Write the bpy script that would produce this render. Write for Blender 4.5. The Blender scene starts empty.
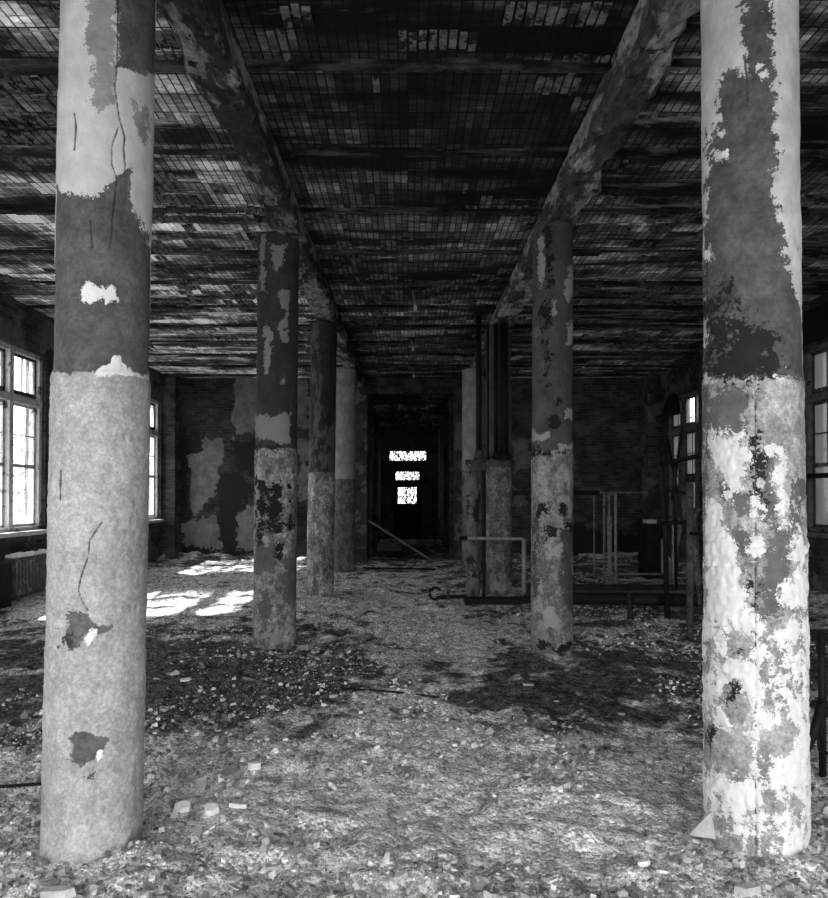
import bpy, math, random
import numpy as np
from mathutils import Vector, Matrix
C = bpy.context.scene.collection
R = math.radians
random.seed(7); RNG = np.random.RandomState(7)

# ---------------- camera ----------------
CAMZ = 1.6; PITCH = R(0.8); F = 650.0
cam = bpy.data.cameras.new('camera'); co = bpy.data.objects.new('camera', cam); C.objects.link(co)
co.location = (0, 0, CAMZ); co.rotation_euler = (math.pi/2 + PITCH, 0, 0)
cam.sensor_fit = 'HORIZONTAL'; cam.sensor_width = 36; cam.lens = 36*F/828
cam.shift_x = 6/828; cam.shift_y = 39/828; cam.clip_start = 0.02; cam.clip_end = 300
bpy.context.scene.camera = co
PX, PY = 408.0, 488.0
def proj(x, y, z):
    z = z - CAMZ; c, s = math.cos(PITCH), math.sin(PITCH)
    yy = y*c + z*s; zz = -y*s + z*c
    return PX + F*x/yy, PY - F*zz/yy
def at(px, py, Y):           # pixel at depth Y -> world x, z
    u = (px-PX)/F; v = (PY-py)/F; c, s = math.cos(PITCH), math.sin(PITCH)
    t = Y/(c - v*s); return u*t, CAMZ + t*(s + v*c)

# ---------------- world, sun, exposure ----------------
w = bpy.data.worlds.new('overcast_sky'); bpy.context.scene.world = w; w.use_nodes = True
wn = w.node_tree.nodes; bg = wn['Background']
bg.inputs[0].default_value = (0.9, 0.9, 0.9, 1); bg.inputs[1].default_value = 3.6
sun = bpy.data.lights.new('sun', 'SUN'); so = bpy.data.objects.new('sun', sun); C.objects.link(so)
sun.energy = 13; sun.angle = R(1.6); sun.color = (1, 1, 1)
sd = Vector((1.0, 0.12, -1.0)).normalized(); so.rotation_euler = sd.to_track_quat('-Z', 'Y').to_euler()
so.location = (-20, 5, 20)
vs = bpy.context.scene.view_settings
vs.view_transform = 'Standard'; vs.look = 'None'; vs.gamma = 1; vs.use_curve_mapping = False
vs.exposure = 1.2
def portal(loc, rot, sx, sy):
    l = bpy.data.lights.new('window_portal', 'AREA'); l.shape = 'RECTANGLE'; l.size = sx; l.size_y = sy
    l.cycles.is_portal = True
    o = bpy.data.objects.new('window_portal', l); o.location = loc; o.rotation_euler = rot; C.objects.link(o)

# ---------------- helpers ----------------
def lin(v):                  # sRGB grey 0..1 -> linear
    return v/12.92 if v <= 0.04045 else ((v+0.055)/1.055)**2.4
def g4(v): return (v, v, v, 1)
def _h(ix, iy, iz, s):
    n = (ix*374761393 + iy*668265263 + iz*2147483647 % 1274126177 + iz*1103515245 + s*974711) & 0x7fffffff
    n = ((n ^ (n >> 13))*1274126177) & 0x7fffffff
    return ((n ^ (n >> 16)) & 0xffff)/65535.0
def vnoise(x, y, z, s=0):
    x = np.asarray(x, float); y = np.asarray(y, float)+0*x; z = np.asarray(z, float)+0*x
    ix, iy, iz = [np.floor(a).astype(np.int64) for a in (x, y, z)]
    fx, fy, fz = x-ix, y-iy, z-iz
    fx, fy, fz = [a*a*(3-2*a) for a in (fx, fy, fz)]
    r = 0
    for a in (0, 1):
        for b in (0, 1):
            for c in (0, 1):
                wgt = (fx if a else 1-fx)*(fy if b else 1-fy)*(fz if c else 1-fz)
                r = r + wgt*_h(ix+a, iy+b, iz+c, s)
    return r
def fbm(x, y, z, s=0, oct=4):
    r = 0; a = .5; t = 0
    for i in range(oct):
        r = r + a*vnoise(x*2**i, y*2**i, z*2**i, s+i*17); t += a; a *= .5
    return r/t
def sdf(px, py, poly):       # signed distance, + inside
    P = np.array(poly, float); n = len(P); d = np.full(px.shape, 1e9); ins = np.zeros(px.shape, bool)
    for i in range(n):
        a, b = P[i], P[(i+1) % n]; e = b-a; L = max((e*e).sum(), 1e-9)
        t = np.clip(((px-a[0])*e[0] + (py-a[1])*e[1])/L, 0, 1)
        d = np.minimum(d, (px-a[0]-t*e[0])**2 + (py-a[1]-t*e[1])**2)
        cnd = ((a[1] > py) != (b[1] > py))
        with np.errstate(divide='ignore', invalid='ignore'):
            xi = (b[0]-a[0])*(py-a[1])/(b[1]-a[1]+1e-12) + a[0]
        ins ^= cnd & (px < xi)
    d = np.sqrt(d); return np.where(ins, d, -d)
def ldist(px, py, line):
    d = np.full(px.shape, 1e9)
    for a, b in zip(line[:-1], line[1:]):
        a = np.array(a, float); b = np.array(b, float); e = b-a; L = max((e*e).sum(), 1e-9)
        t = np.clip(((px-a[0])*e[0] + (py-a[1])*e[1])/L, 0, 1)
        d = np.minimum(d, (px-a[0]-t*e[0])**2 + (py-a[1]-t*e[1])**2)
    return np.sqrt(d)
def layer(px, py, polys, minus=()):
    s = np.full(px.shape, -30.)
    for p in polys: s = np.maximum(s, sdf(px, py, p))
    for p in minus: s = np.minimum(s, -sdf(px, py, p))
    return s
def tag(o, label=None, cat=None, group=None, kind=None):
    if label: o['label'] = label
    if cat: o['category'] = cat
    if group: o['group'] = group
    if kind: o['kind'] = kind
    return o
def empty(name, loc, rz=0, **k):
    o = bpy.data.objects.new(name, None); o.location = loc; o.rotation_euler = (0, 0, rz); o.empty_display_size = .1
    C.objects.link(o); tag(o, **k); return o
def mesh_obj(name, V, Fc, mat, parent=None, smooth=False, attrs=None, loc=None, **k):
    me = bpy.data.meshes.new(name); me.from_pydata([tuple(v) for v in V] if not isinstance(V, np.ndarray) else V.tolist(), [], Fc if isinstance(Fc, list) else Fc.tolist())
    me.update()
    if attrs:
        for an, av in attrs.items():
            a = me.attributes.new(an, 'FLOAT', 'POINT'); a.data.foreach_set('value', np.asarray(av, np.float32).ravel())
    if smooth: me.polygons.foreach_set('use_smooth', [True]*len(me.polygons))
    if mat: me.materials.append(mat)
    o = bpy.data.objects.new(name, me); C.objects.link(o)
    if loc is not None: o.location = loc
    if parent: o.parent = parent
    tag(o, **k); return o
class MB:
    def __init__(s): s.v = []; s.f = []
    def box(s, x0, x1, y0, y1, z0, z1, M=None, jit=0):
        n = len(s.v); P = [Vector((x, y, z)) for x in (x0, x1) for y in (y0, y1) for z in (z0, z1)]
        if jit: P = [p+Vector([random.uniform(-jit, jit) for _ in range(3)]) for p in P]
        if M is not None: P = [M @ p for p in P]
        s.v += P; s.f += [tuple(n+i for i in q) for q in ((0,1,3,2),(4,6,7,5),(0,4,5,1),(2,3,7,6),(0,2,6,4),(1,5,7,3))]
        return s
    def tube(s, pts, r, n=10, cap=True):
        pts = [Vector(p) for p in pts]; rr = r if isinstance(r, (list, tuple)) else [r]*len(pts)
        base = len(s.v); up = None
        for i, p in enumerate(pts):
            d = (pts[min(i+1, len(pts)-1)] - pts[max(i-1, 0)]).normalized()
            if up is None or abs(up.dot(d)) > .98: up = Vector((0, 0, 1)) if abs(d.z) < .9 else Vector((1, 0, 0))
            a = d.cross(up).normalized(); b = d.cross(a).normalized(); up = -b if False else up
            for k in range(n):
                t = 2*math.pi*k/n; s.v.append(p + (a*math.cos(t)+b*math.sin(t))*rr[i])
        for i in range(len(pts)-1):
            for k in range(n):
                k2 = (k+1) % n; s.f.append((base+i*n+k, base+i*n+k2, base+(i+1)*n+k2, base+(i+1)*n+k))
        if cap:
            s.f.append(tuple(base+k for k in range(n))[::-1]); s.f.append(tuple(base+(len(pts)-1)*n+k for k in range(n)))
        return s
    def bar(s, a, b, w, h):
        a = Vector(a); b = Vector(b); d = (b-a); L = d.length; d.normalize()
        up = Vector((0, 0, 1)) if abs(d.z) < .95 else Vector((0, 1, 0))
        x = d.cross(up).normalized(); z = x.cross(d).normalized()
        M = Matrix((( x.x, d.x, z.x, a.x), (x.y, d.y, z.y, a.y), (x.z, d.z, z.z, a.z), (0, 0, 0, 1)))
        return s.box(-w/2, w/2, 0, L, -h/2, h/2, M)
    def build(s, name, mat, parent=None, bevel=0, smooth=False, **k):
        o = mesh_obj(name, s.v, s.f, mat, parent, smooth, **k)
        if bevel:
            m = o.modifiers.new('bevel', 'BEVEL'); m.width = bevel; m.segments = 2; m.limit_method = 'ANGLE'
        return o

# ---------------- materials ----------------
class NT:
    def __init__(s, name, rough=.9):
        s.m = bpy.data.materials.new(name); s.m.use_nodes = True; s.t = s.m.node_tree; s.b = s.t.nodes['Principled BSDF']
        s.b.inputs['Roughness'].default_value = rough; s.b.inputs['Specular IOR Level'].default_value = .25
        tc = s.t.nodes.new('ShaderNodeTexCoord'); s.obj = tc.outputs['Object']
    def n(s, ty, **k):
        x = s.t.nodes.new('ShaderNode'+ty)
        for a, b in k.items(): setattr(x, a, b)
        return x
    def put(s, sock, v):
        if isinstance(v, bpy.types.NodeSocket): s.t.links.new(v, sock)
        else: sock.default_value = v
    def math(s, op, a, b=0., c=0., clamp=False):
        x = s.n('Math', operation=op, use_clamp=clamp)
        s.put(x.inputs[0], a); s.put(x.inputs[1], b); s.put(x.inputs[2], c); return x.outputs[0]
    def map(s, scale=(1, 1, 1), vec=None):
        x = s.n('Mapping'); x.inputs['Scale'].default_value = scale; s.put(x.inputs[0], vec or s.obj); return x.outputs[0]
    def noise(s, scale, det=4, rough=.6, vec=None, dist=0):
        x = s.n('TexNoise'); s.put(x.inputs['Vector'], vec or s.obj); x.inputs['Scale'].default_value = scale
        x.inputs['Detail'].default_value = det; x.inputs['Roughness'].default_value = rough; x.inputs['Distortion'].default_value = dist
        return x.outputs['Fac']
    def voro(s, scale, vec=None, feat='F1', out='Distance'):
        x = s.n('TexVoronoi', feature=feat); s.put(x.inputs['Vector'], vec or s.obj); x.inputs['Scale'].default_value = scale; return x.outputs[out]
    def step(s, v, lo, hi, a=0., b=1.):
        x = s.n('MapRange', interpolation_type='SMOOTHSTEP'); s.put(x.inputs[0], v)
        for i, q in ((1, lo), (2, hi), (3, a), (4, b)): s.put(x.inputs[i], q)
        return x.outputs[0]
    def mix(s, f, a, b):     # scalar mix
        x = s.n('Mix', data_type='FLOAT'); s.put(x.inputs[0], f); s.put(x.inputs[2], a); s.put(x.inputs[3], b); return x.outputs[0]
    def attr(s, name):
        return s.n('Attribute', attribute_name=name).outputs['Fac']
    def out(s, val, bump=None, bs=.3, bd=.01):
        cc = s.n('CombineColor'); 
        for i in range(3): s.put(cc.inputs[i], val)
        s.t.links.new(cc.outputs[0], s.b.inputs['Base Color'])
        if bump is not None:
            b = s.n('Bump'); b.inputs['Strength'].default_value = bs; b.inputs['Distance'].default_value = bd
            s.put(b.inputs['Height'], bump); s.t.links.new(b.outputs[0], s.b.inputs['Normal'])
        return s.m

def mat_simple(name, v, rough=.8, var=.4, scale=12, metal=0, peel=None, stretch=(1, 1, 1), bs=.3):
    s = NT(name, rough); s.b.inputs['Metallic'].default_value = metal; s.b.inputs['Specular IOR Level'].default_value = .12
    vec = s.map(stretch); nz = s.noise(scale, 5, .65, vec)
    c = s.math('MULTIPLY', s.step(nz, .25, .75, 1-var, 1+var), v)
    if peel is not None:
        f = s.step(s.noise(scale*.45, 6, .65, vec), peel[0], peel[0]+.03); c = s.mix(f, c, peel[1])
    return s.out(c, s.noise(scale*3, 4, .6, vec), bs, .01)

M = {}
M['steel_dark'] = mat_simple('blackened_steel', .012, .55, .5, 20)
M['steel_rust'] = mat_simple('rusty_steel', .06, .8, .6, 18, peel=(.58, .13))
M['steel_pale'] = mat_simple('pale_flaking_steel', .22, .7, .35, 14, peel=(.60, .05))
M['frame_white'] = mat_simple('peeling_white_window_paint', .42, .6, .25, 10, peel=(.60, .09))
M['frame_grey'] = mat_simple('grey_weathered_window_frame', .12, .7, .4, 10, peel=(.6, .03))
M['frame_dark'] = mat_simple('grimy_window_wood', .06, .7, .5, 10, peel=(.6, .2))
M['wood'] = mat_simple('weathered_wood', .16, .8, .4, 8, stretch=(1, 1, 8))
M['wood_dark'] = mat_simple('dark_wood', .012, .8, .4, 8)
M['lag'] = mat_simple('pipe_lagging_plaster', .13, .9, .5, 9, peel=(.56, .03))
M['bark'] = mat_simple('bark', .05)
M['leaf'] = mat_simple('leaf', .018, .7, .3, 4)
M['plaster'] = mat_simple('plaster_fragment', .42, .9, .25, 20)
M['plaster_mid'] = mat_simple('grey_plaster_fragment', .23, .9, .3, 20)
M['white_tile'] = mat_simple('white_fragment', .68, .8, .12, 20)
M['radiator'] = mat_simple('radiator_iron', .075, .6, .4, 12, peel=(.58, .16))
M['earth'] = mat_simple('outdoor_ground', .2, .95, .3, 1)

def mat_glass(nm='dirty_window_glass', lo=.04, hi=.5, tl=.5):
    s = NT(nm); t = s.t; t.nodes.remove(s.b)
    tr = s.n('BsdfTransparent'); tr.inputs[0].default_value = g4(.93)
    gl = s.n('BsdfGlossy'); gl.inputs['Roughness'].default_value = .05
    df = s.n('BsdfTranslucent'); df.inputs[0].default_value = g4(tl)
    m1 = s.n('MixShader'); m2 = s.n('MixShader'); m1.inputs[0].default_value = .06
    t.links.new(tr.outputs[0], m1.inputs[1]); t.links.new(gl.outputs[0], m1.inputs[2])
    s.put(m2.inputs[0], s.step(s.noise(3, 5, .7, s.map((1, 2.5, .5))), .45, .8, lo, hi))
    t.links.new(m1.outputs[0], m2.inputs[1]); t.links.new(df.outputs[0], m2.inputs[2])
    t.links.new(m2.outputs[0], t.nodes['Material Output'].inputs[0]); return s.m
M['glass'] = mat_glass(); M['glass_dimming'] = mat_glass('grimy_light_dimming_glass', .86, .99, .12)  # grime on the right-hand panes thickened to dim daylight from that side

def mat_column(name, up, low, mid, dark, black, white, amp=4, ns=22, peel=None, peel_low=None, grain=.16, speck=0., mott=.25, ms=9):
    s = NT(name, .85); n1 = s.noise(ns, 5, .7); n2 = s.noise(ns*3.3, 4, .7); nb = s.noise(3.2, 5, .6)
    fine = s.noise(95, 3, .7); n0 = s.noise(ns*.38, 4, .6)
    rag = s.math('MULTIPLY', s.math('ADD', s.math('ADD', s.math('SUBTRACT', n1, .5), s.math('MULTIPLY', s.math('SUBTRACT', n0, .5), 1.1)), s.math('MULTIPLY', s.math('SUBTRACT', n2, .5), .6)), amp*2)
    lowf = s.step(s.attr('low'), -.1, .1)
    upv = up; lowv = low
    sm = s.map((1, 1, .35))
    if peel: upv = s.mix(s.step(s.noise(5, 7, .68, sm), peel[0], peel[0]+.035), up, peel[1])
    if peel_low: lowv = s.mix(s.step(s.noise(6.5, 7, .7, s.map((1, 1, .5))), peel_low[0], peel_low[0]+.04), low, peel_low[1])
    # pebbly skin of the lower coat
    peb = s.math('MULTIPLY', s.step(s.noise(70, 2, .6), .35, .65, .84, 1.18), s.step(s.noise(28, 4, .7), .35, .65, .9, 1.1))
    lowv = s.math('MULTIPLY', lowv, s.mix(.8, 1., peb))
    mo = s.noise(ms, 8, .72, s.map((1, 1, .6))); mo2 = s.noise(ms*2.7, 6, .72)
    lowv = s.math('MULTIPLY', lowv, s.step(mo, .42, .58, 1-mott, 1+mott)); lowv = s.math('MULTIPLY', lowv, s.step(mo2, .40, .60, 1-mott*.8, 1+mott*.8))
    upv = s.math('MULTIPLY', upv, s.step(mo, .38, .62, 1-mott*.55, 1+mott*.55))
    c = s.mix(lowf, upv, lowv)
    c = s.mix(s.math('MULTIPLY', s.math('MULTIPLY', s.step(mo2, .63, .66), lowf), speck), c, white)
    c = s.mix(s.math('MULTIPLY', s.math('MULTIPLY', s.step(mo2, .37, .34), lowf), speck), c, black)
    c = s.math('MULTIPLY', c, s.step(nb, .3, .75, .8, 1.16))
    h = s.math('MULTIPLY', fine, .15)
    for an, v in (('mid', mid), ('dark', dark), ('black', black), ('white', white)):
        ex = rag
        if an in ('mid', 'black'): ex = s.math('MULTIPLY', rag, 1.9 if an == 'mid' else 2.4)
        f = s.step(s.math('ADD', s.attr(an), ex), -.45, .45)
        vv = s.math('MULTIPLY', v, s.step(s.noise(9 if an != 'white' else 14, 5, .65), .3, .7, .78 if an != 'white' else .93, 1.2 if an != 'white' else 1.04))
        if an == 'dark': vv = s.math('MULTIPLY', s.math('MULTIPLY', vv, s.step(mo2, .38, .62, .82, 1.18)), s.step(s.noise(3.5, 7, .7), .38, .62, .78, 1.2))
        c = s.mix(f, c, vv)
        h = s.math('ADD', h, s.math('MULTIPLY', f, {'mid': -.1, 'dark': -.5, 'black': -.3, 'white': .6}[an]))
    c = s.math('MULTIPLY', c, s.math('ADD', 1-grain, s.math('MULTIPLY', fine, 2*grain)))
    cr = s.step(s.math('ADD', s.attr('crack'), s.math('MULTIPLY', rag, .10)), .35, 1.1, 1., 0.)
    c = s.mix(s.math('MULTIPLY', cr, .88), c, .03); h = s.math('SUBTRACT', h, s.math('MULTIPLY', cr, .8))
    return s.out(c, h, .55, .006)

def mat_ceiling():  
    s = NT('sooty_hollow_tile_ceiling', .85)
    br = s.n('TexBrick', offset=0., squash=1.); s.put(br.inputs['Vector'], s.obj)
    for k, v in (('Scale', 1.), ('Mortar Size', .007), ('Mortar Smooth', .3), ('Bias', 0.), ('Brick Width', .068), ('Row Height', .236)): br.inputs[k].default_value = v
    br.inputs['Color1'].default_value = g4(.35); br.inputs['Color2'].default_value = g4(1.3); br.inputs['Mortar'].default_value = g4(.12)
    bt = s.n('TexBrick', offset=.0, squash=1.); s.put(bt.inputs['Vector'], s.obj)
    for k, v in (('Scale', 1.), ('Mortar Size', .006), ('Mortar Smooth', .1), ('Bias', -.1), ('Brick Width', .34), ('Row Height', .236)): bt.inputs[k].default_value = v
    bt.inputs['Color1'].default_value = g4(.35); bt.inputs['Color2'].default_value = g4(1.7); bt.inputs['Mortar'].default_value = g4(.1)
    vs_ = s.map((.28, 1.5, 1)); soot = s.noise(1.5, 6, .62, vs_); big = s.noise(.55, 3, .5); fine = s.noise(26, 5, .7, s.map((.35, 1, 1)))
    smear = s.noise(3.1, 6, .7, s.map((.22, 1.9, 1)))
    c = s.math('MULTIPLY', br.outputs['Color'], bt.outputs['Color'])
    c = s.math('MULTIPLY', c, s.step(soot, .42, .60, .05, 1.3))
    c = s.math('MULTIPLY', c, s.step(big, .40, .60, .25, 1.35))
    c = s.math('MULTIPLY', c, s.step(fine, .3, .75, .4, 1.5))
    # remains of the plaster skim
    xs = s.n('SeparateXYZ'); s.put(xs.inputs[0], s.obj)
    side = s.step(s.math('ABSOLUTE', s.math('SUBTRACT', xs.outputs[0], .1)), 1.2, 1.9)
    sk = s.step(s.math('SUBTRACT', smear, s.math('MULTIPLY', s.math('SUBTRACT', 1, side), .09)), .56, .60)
    c = s.math('MULTIPLY', s.math('MULTIPLY', c, CEIL), s.mix(side, .42, 1.2))  # aisle strip darkened in the colour: soot plus painted beam shade
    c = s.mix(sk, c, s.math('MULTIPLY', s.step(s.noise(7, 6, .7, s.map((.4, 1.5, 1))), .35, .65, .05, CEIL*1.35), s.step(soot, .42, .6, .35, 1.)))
    lf = s.step(xs.outputs[0], -1.3, -1.8, 1., 1.75); far = s.step(xs.outputs[1], 5., 9.5, 1., 2.2); c = s.math('MULTIPLY', c, s.math('MULTIPLY', lf, far))  # window light painted in: left bay lightened; far end paler too
    rb = s.attr('rib'); c = s.mix(rb, c, s.step(s.noise(5, 6, .7, s.map((.35, 1.2, 1))), .42, .68, .004, .10))
    h = s.math('ADD', s.math('MULTIPLY', br.outputs['Fac'], -1), s.math('MULTIPLY', bt.outputs['Fac'], -1.3))
    h = s.math('ADD', s.math('MULTIPLY', h, s.math('SUBTRACT', 1, sk)), s.math('ADD', fine, s.math('MULTIPLY', sk, .8)))
    return s.out(c, h, .7, .012)
CEIL = .32
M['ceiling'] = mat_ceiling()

def mat_beam(name, v, light):
    s = NT(name, .9); a = s.noise(3.5, 7, .7, s.map((1, .35, 1))); b = s.noise(14, 5, .7, s.map((1, .5, 1)))
    c = s.mix(s.step(a, .47, .56), v, light); c = s.math('MULTIPLY', c, s.step(b, .3, .7, .35, 1.35))
    c = s.mix(s.step(s.noise(6, 6, .7), .58, .63), c, .015)
    return s.out(c, s.math('ADD', a, b), .9, .02)
M['beam_right'] = mat_beam('scaling_concrete_beam', .07, .34)
M['beam_left'] = mat_beam('sooty_concrete_beam', .035, .26)

def mat_wall(name, brick, plaster, thr, use_attr=False, dark=.02):
    s = NT(name, .92); sw = s.n('SeparateXYZ'); s.put(sw.inputs[0], s.obj); cb = s.n('CombineXYZ')
    s.put(cb.inputs[0], s.math('ADD', sw.outputs[0], sw.outputs[1])); s.put(cb.inputs[1], sw.outputs[2])
    br = s.n('TexBrick'); s.put(br.inputs['Vector'], cb.outputs[0])
    for k, v in (('Scale', 1.), ('Mortar Size', .006), ('Mortar Smooth', .2), ('Brick Width', .22), ('Row Height', .075)): br.inputs[k].default_value = v
    br.inputs['Color1'].default_value = g4(brick*.6); br.inputs['Color2'].default_value = g4(brick*1.4); br.inputs['Mortar'].default_value = g4(brick*1.6)
    c = s.math('MULTIPLY', br.outputs['Color'], s.step(s.noise(2, 6, .65), .3, .7, .4, 1.3))
    n1 = s.noise(1.1, 7, .62); pl = s.math('MULTIPLY', plaster, s.step(s.noise(5, 5, .7), .3, .7, .65, 1.25))
    if use_attr:
        f = s.step(s.math('ADD', s.attr('white'), s.math('MULTIPLY', s.math('SUBTRACT', s.noise(2.6, 7, .72), .5), 34)), -.4, .4)
    else: f = s.step(n1, thr, thr+.03)
    c = s.mix(f, c, pl)
    if use_attr:
        f2 = s.step(s.math('ADD', s.attr('black'), s.math('MULTIPLY', s.math('SUBTRACT', s.noise(3, 7, .72), .5), 34)), -.4, .4)
        c = s.mix(f2, c, dark)
    h = s.math('ADD', s.math('MULTIPLY', br.outputs['Fac'], s.math('SUBTRACT', f, 1)), s.math('ADD', s.math('MULTIPLY', f, 1.5), s.noise(15, 4, .6)))
    return s.out(c, h, .6, .015)
M['wall_side'] = mat_wall('sooty_brick_side_wall', .045, .10, .54)
M['wall_back_l'] = mat_wall('peeling_back_wall', .04, .16, .5, True)
M['wall_back_r'] = mat_wall('dark_brick_back_wall', .05, .15, .66, True)
M['wall_cor'] = mat_wall('corridor_wall', .05, .09, .52)

def mat_floor():
    s = NT('dirt_and_plaster_covered_floor', .95)
    n1 = s.noise(2.2, 7, .68); n2 = s.noise(13, 6, .72); n3 = s.noise(75, 4, .75); v = s.voro(42, out='Color'); sv = s.n('SeparateColor'); s.put(sv.inputs[0], v)
    vd = s.voro(42); v2 = s.voro(9, out='Color'); sv2 = s.n('SeparateColor'); s.put(sv2.inputs[0], v2)
    moss_shade = s.attr('moss_shade')  # floor colour mask: moss mixed with painted shade
    pale_tone = s.math('MULTIPLY', .88, s.step(n2, .36, .64, .55, 1.35))
    pale_tone = s.math('MULTIPLY', pale_tone, s.step(sv.outputs[0], 0., 1., .72, 1.25))
    dark_tone = s.math('MULTIPLY', .11, s.step(n2, .36, .66, .2, 2.0))
    dark_tone = s.mix(s.step(n3, .60, .70), dark_tone, .36)
    f = s.step(s.math('ADD', moss_shade, s.math('MULTIPLY', s.math('SUBTRACT', n1, .5), 2.6)), .30, .66)
    c = s.mix(f, pale_tone, dark_tone)
    c = s.math('MULTIPLY', c, s.step(n3, .36, .64, .5, 1.4))
    h = s.math('ADD', s.math('MULTIPLY', n2, 1.2), s.math('ADD', s.math('MULTIPLY', n3, .5), s.math('MULTIPLY', vd, -.6)))
    return s.out(c, h, 1., .035)
M['floor'] = mat_floor()
def mat_chips():
    s = NT('mixed_rubble', .9); gi = s.n('NewGeometry').outputs['Random Per Island']
    c = s.math('ADD', s.math('MULTIPLY', s.math('POWER', gi, 1.8), .68), .12)
    c = s.math('MULTIPLY', c, s.step(s.noise(30, 3), .3, .7, .75, 1.2)); return s.out(c, s.noise(60, 3), .3, .005)
M['chips'] = mat_chips()

# ---------------- room dimensions ----------------
XL, XR, YB, YF, H = -6.2, 6.4, 16.9, -1.9, 4.7
CX0, CX1, CY = -1.05, 1.22, 25.0
ZS, ZT = 1.05, 4.0

# floor -------------------------------------------------
def fheight(x, y):
    h = (fbm(x*1.1, y*1.1, 0, 3, 4)-.5)*.10 + (fbm(x*6, y*6, 0, 5, 4)-.5)*.075*(.6+.8*vnoise(x*.7, y*.7, 0, 9))
    r = fbm(x*18, y*18, 0, 8, 2)-.5; h = h + r*.026
    h = h - .03
    # heaps against the walls
    for wx in (XL, XR): h = h + .25*np.clip(1-np.abs(x-wx)/1.0, 0, 1)**2*fbm(x*2, y*2, 0, 21, 3)
    h = h + .30*np.clip(1-np.abs(y-YB)/1.0, 0, 1)**2*fbm(x*2, y*2, 0, 23, 3)*((x < CX0-.3)|(x > CX1+.3))
    return h
def moss_shade_field(x, y):  # dark patches: moss together with column shadows painted into the colour
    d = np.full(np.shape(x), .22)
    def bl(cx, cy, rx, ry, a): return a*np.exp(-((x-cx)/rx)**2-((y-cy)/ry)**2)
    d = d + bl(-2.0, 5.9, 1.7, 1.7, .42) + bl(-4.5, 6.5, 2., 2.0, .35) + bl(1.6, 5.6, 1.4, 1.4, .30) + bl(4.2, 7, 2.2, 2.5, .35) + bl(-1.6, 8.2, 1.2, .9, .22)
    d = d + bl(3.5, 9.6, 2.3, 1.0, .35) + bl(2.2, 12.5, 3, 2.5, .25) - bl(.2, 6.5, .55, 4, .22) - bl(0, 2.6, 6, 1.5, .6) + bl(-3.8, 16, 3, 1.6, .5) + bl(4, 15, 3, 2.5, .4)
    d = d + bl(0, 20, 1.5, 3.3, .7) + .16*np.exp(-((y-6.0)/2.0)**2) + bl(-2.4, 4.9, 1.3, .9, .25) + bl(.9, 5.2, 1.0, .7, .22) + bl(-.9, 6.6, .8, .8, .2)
    return np.clip(d - .75*np.clip((4.2-y)/.9, 0, 1), -1.1, 1.2)  # front strip paled: dust plus painted daylight from behind
def grid_floor():
    ys = [];  y = YF
    while y < CY: ys.append(y); y += .022 if y > 1.8 and y < 5 else (.035 if y < 9 and y >= 5 else .06)
    ys.append(CY)
    ys = np.array(ys); xs = np.concatenate([np.arange(XL, -3.2, .06), np.arange(-3.2, 3.2, .024), np.arange(3.2, XR+.05, .06)]); xs[-1] = XR
    X, Y = np.meshgrid(xs, ys); Z = fheight(X, Y); V = np.stack([X, Y, Z], -1).reshape(-1, 3)
    nx = len(xs); ny = len(ys); I = np.arange(nx*ny).reshape(ny, nx)
    Fq = np.stack([I[:-1, :-1], I[:-1, 1:], I[1:, 1:], I[1:, :-1]], -1).reshape(-1, 4)
    cy = (Y[:-1, :-1]).ravel(); cx = X[:-1, :-1].ravel(); keep = (cy < YB+.1) | ((cx > CX0-.12) & (cx < CX1+.1)); Fq = Fq[keep]
    used = np.unique(Fq); mp = -np.ones(nx*ny, int); mp[used] = np.arange(len(used)); V = V[used]; Fq = mp[Fq]
    return mesh_obj('floor', V, Fq, M['floor'], smooth=True, attrs={'moss_shade': moss_shade_field(V[:, 0], V[:, 1])}, kind='structure', label='bare floor covered in dirt, moss and broken plaster')
grid_floor()
mb = MB(); mb.box(-60, 60, -40, 90, -.5, -.34); mb.build('ground', M['earth'], kind='structure')

# ceiling -------------------------------------------------
def build_ceiling():
    V = []; Fc = []; rib = []
    def q(x0, x1, y0, y1, z, r=0., th=None):
        n = len(V); zb = z; zt = H+.25
        V.extend([(x, y, zz) for x in (x0, x1) for y in (y0, y1) for zz in (zb, zt)]); rib.extend([r]*8)
        Fc.extend([tuple(n+i for i in k) for k in ((0,1,3,2),(4,6,7,5),(0,4,5,1),(2,3,7,6),(0,2,6,4),(1,5,7,3))])
    q(XL-.3, XR+.3, YF-.3, YB+.3, H); 
    q(CX0-.3, CX1+.3, YB+.3, CY+.3, 4.36)
    k = -6
    while True:
        y = 4.60+1.18*k; k += 1
        if y > YB-.2: break
        if y < YF: continue
        # ribs in short lengths with spalled underside
        x = XL
        while x < XR:
            L = random.uniform(.25, .9); x1 = min(x+L, XR); d = random.choice([.03, .045, .02, .012, .05])
            hw = random.uniform(.03, .06); yj = random.uniform(-.012, .012)
            q(x, x1, y-hw+yj, y+hw+yj, H-d, 1.); x = x1
    return mesh_obj('ceiling', V, Fc, M['ceiling'], attrs={'rib': rib}, kind='structure', label='sooty hollow tile ceiling with thin cross ribs')
build_ceiling()
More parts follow.
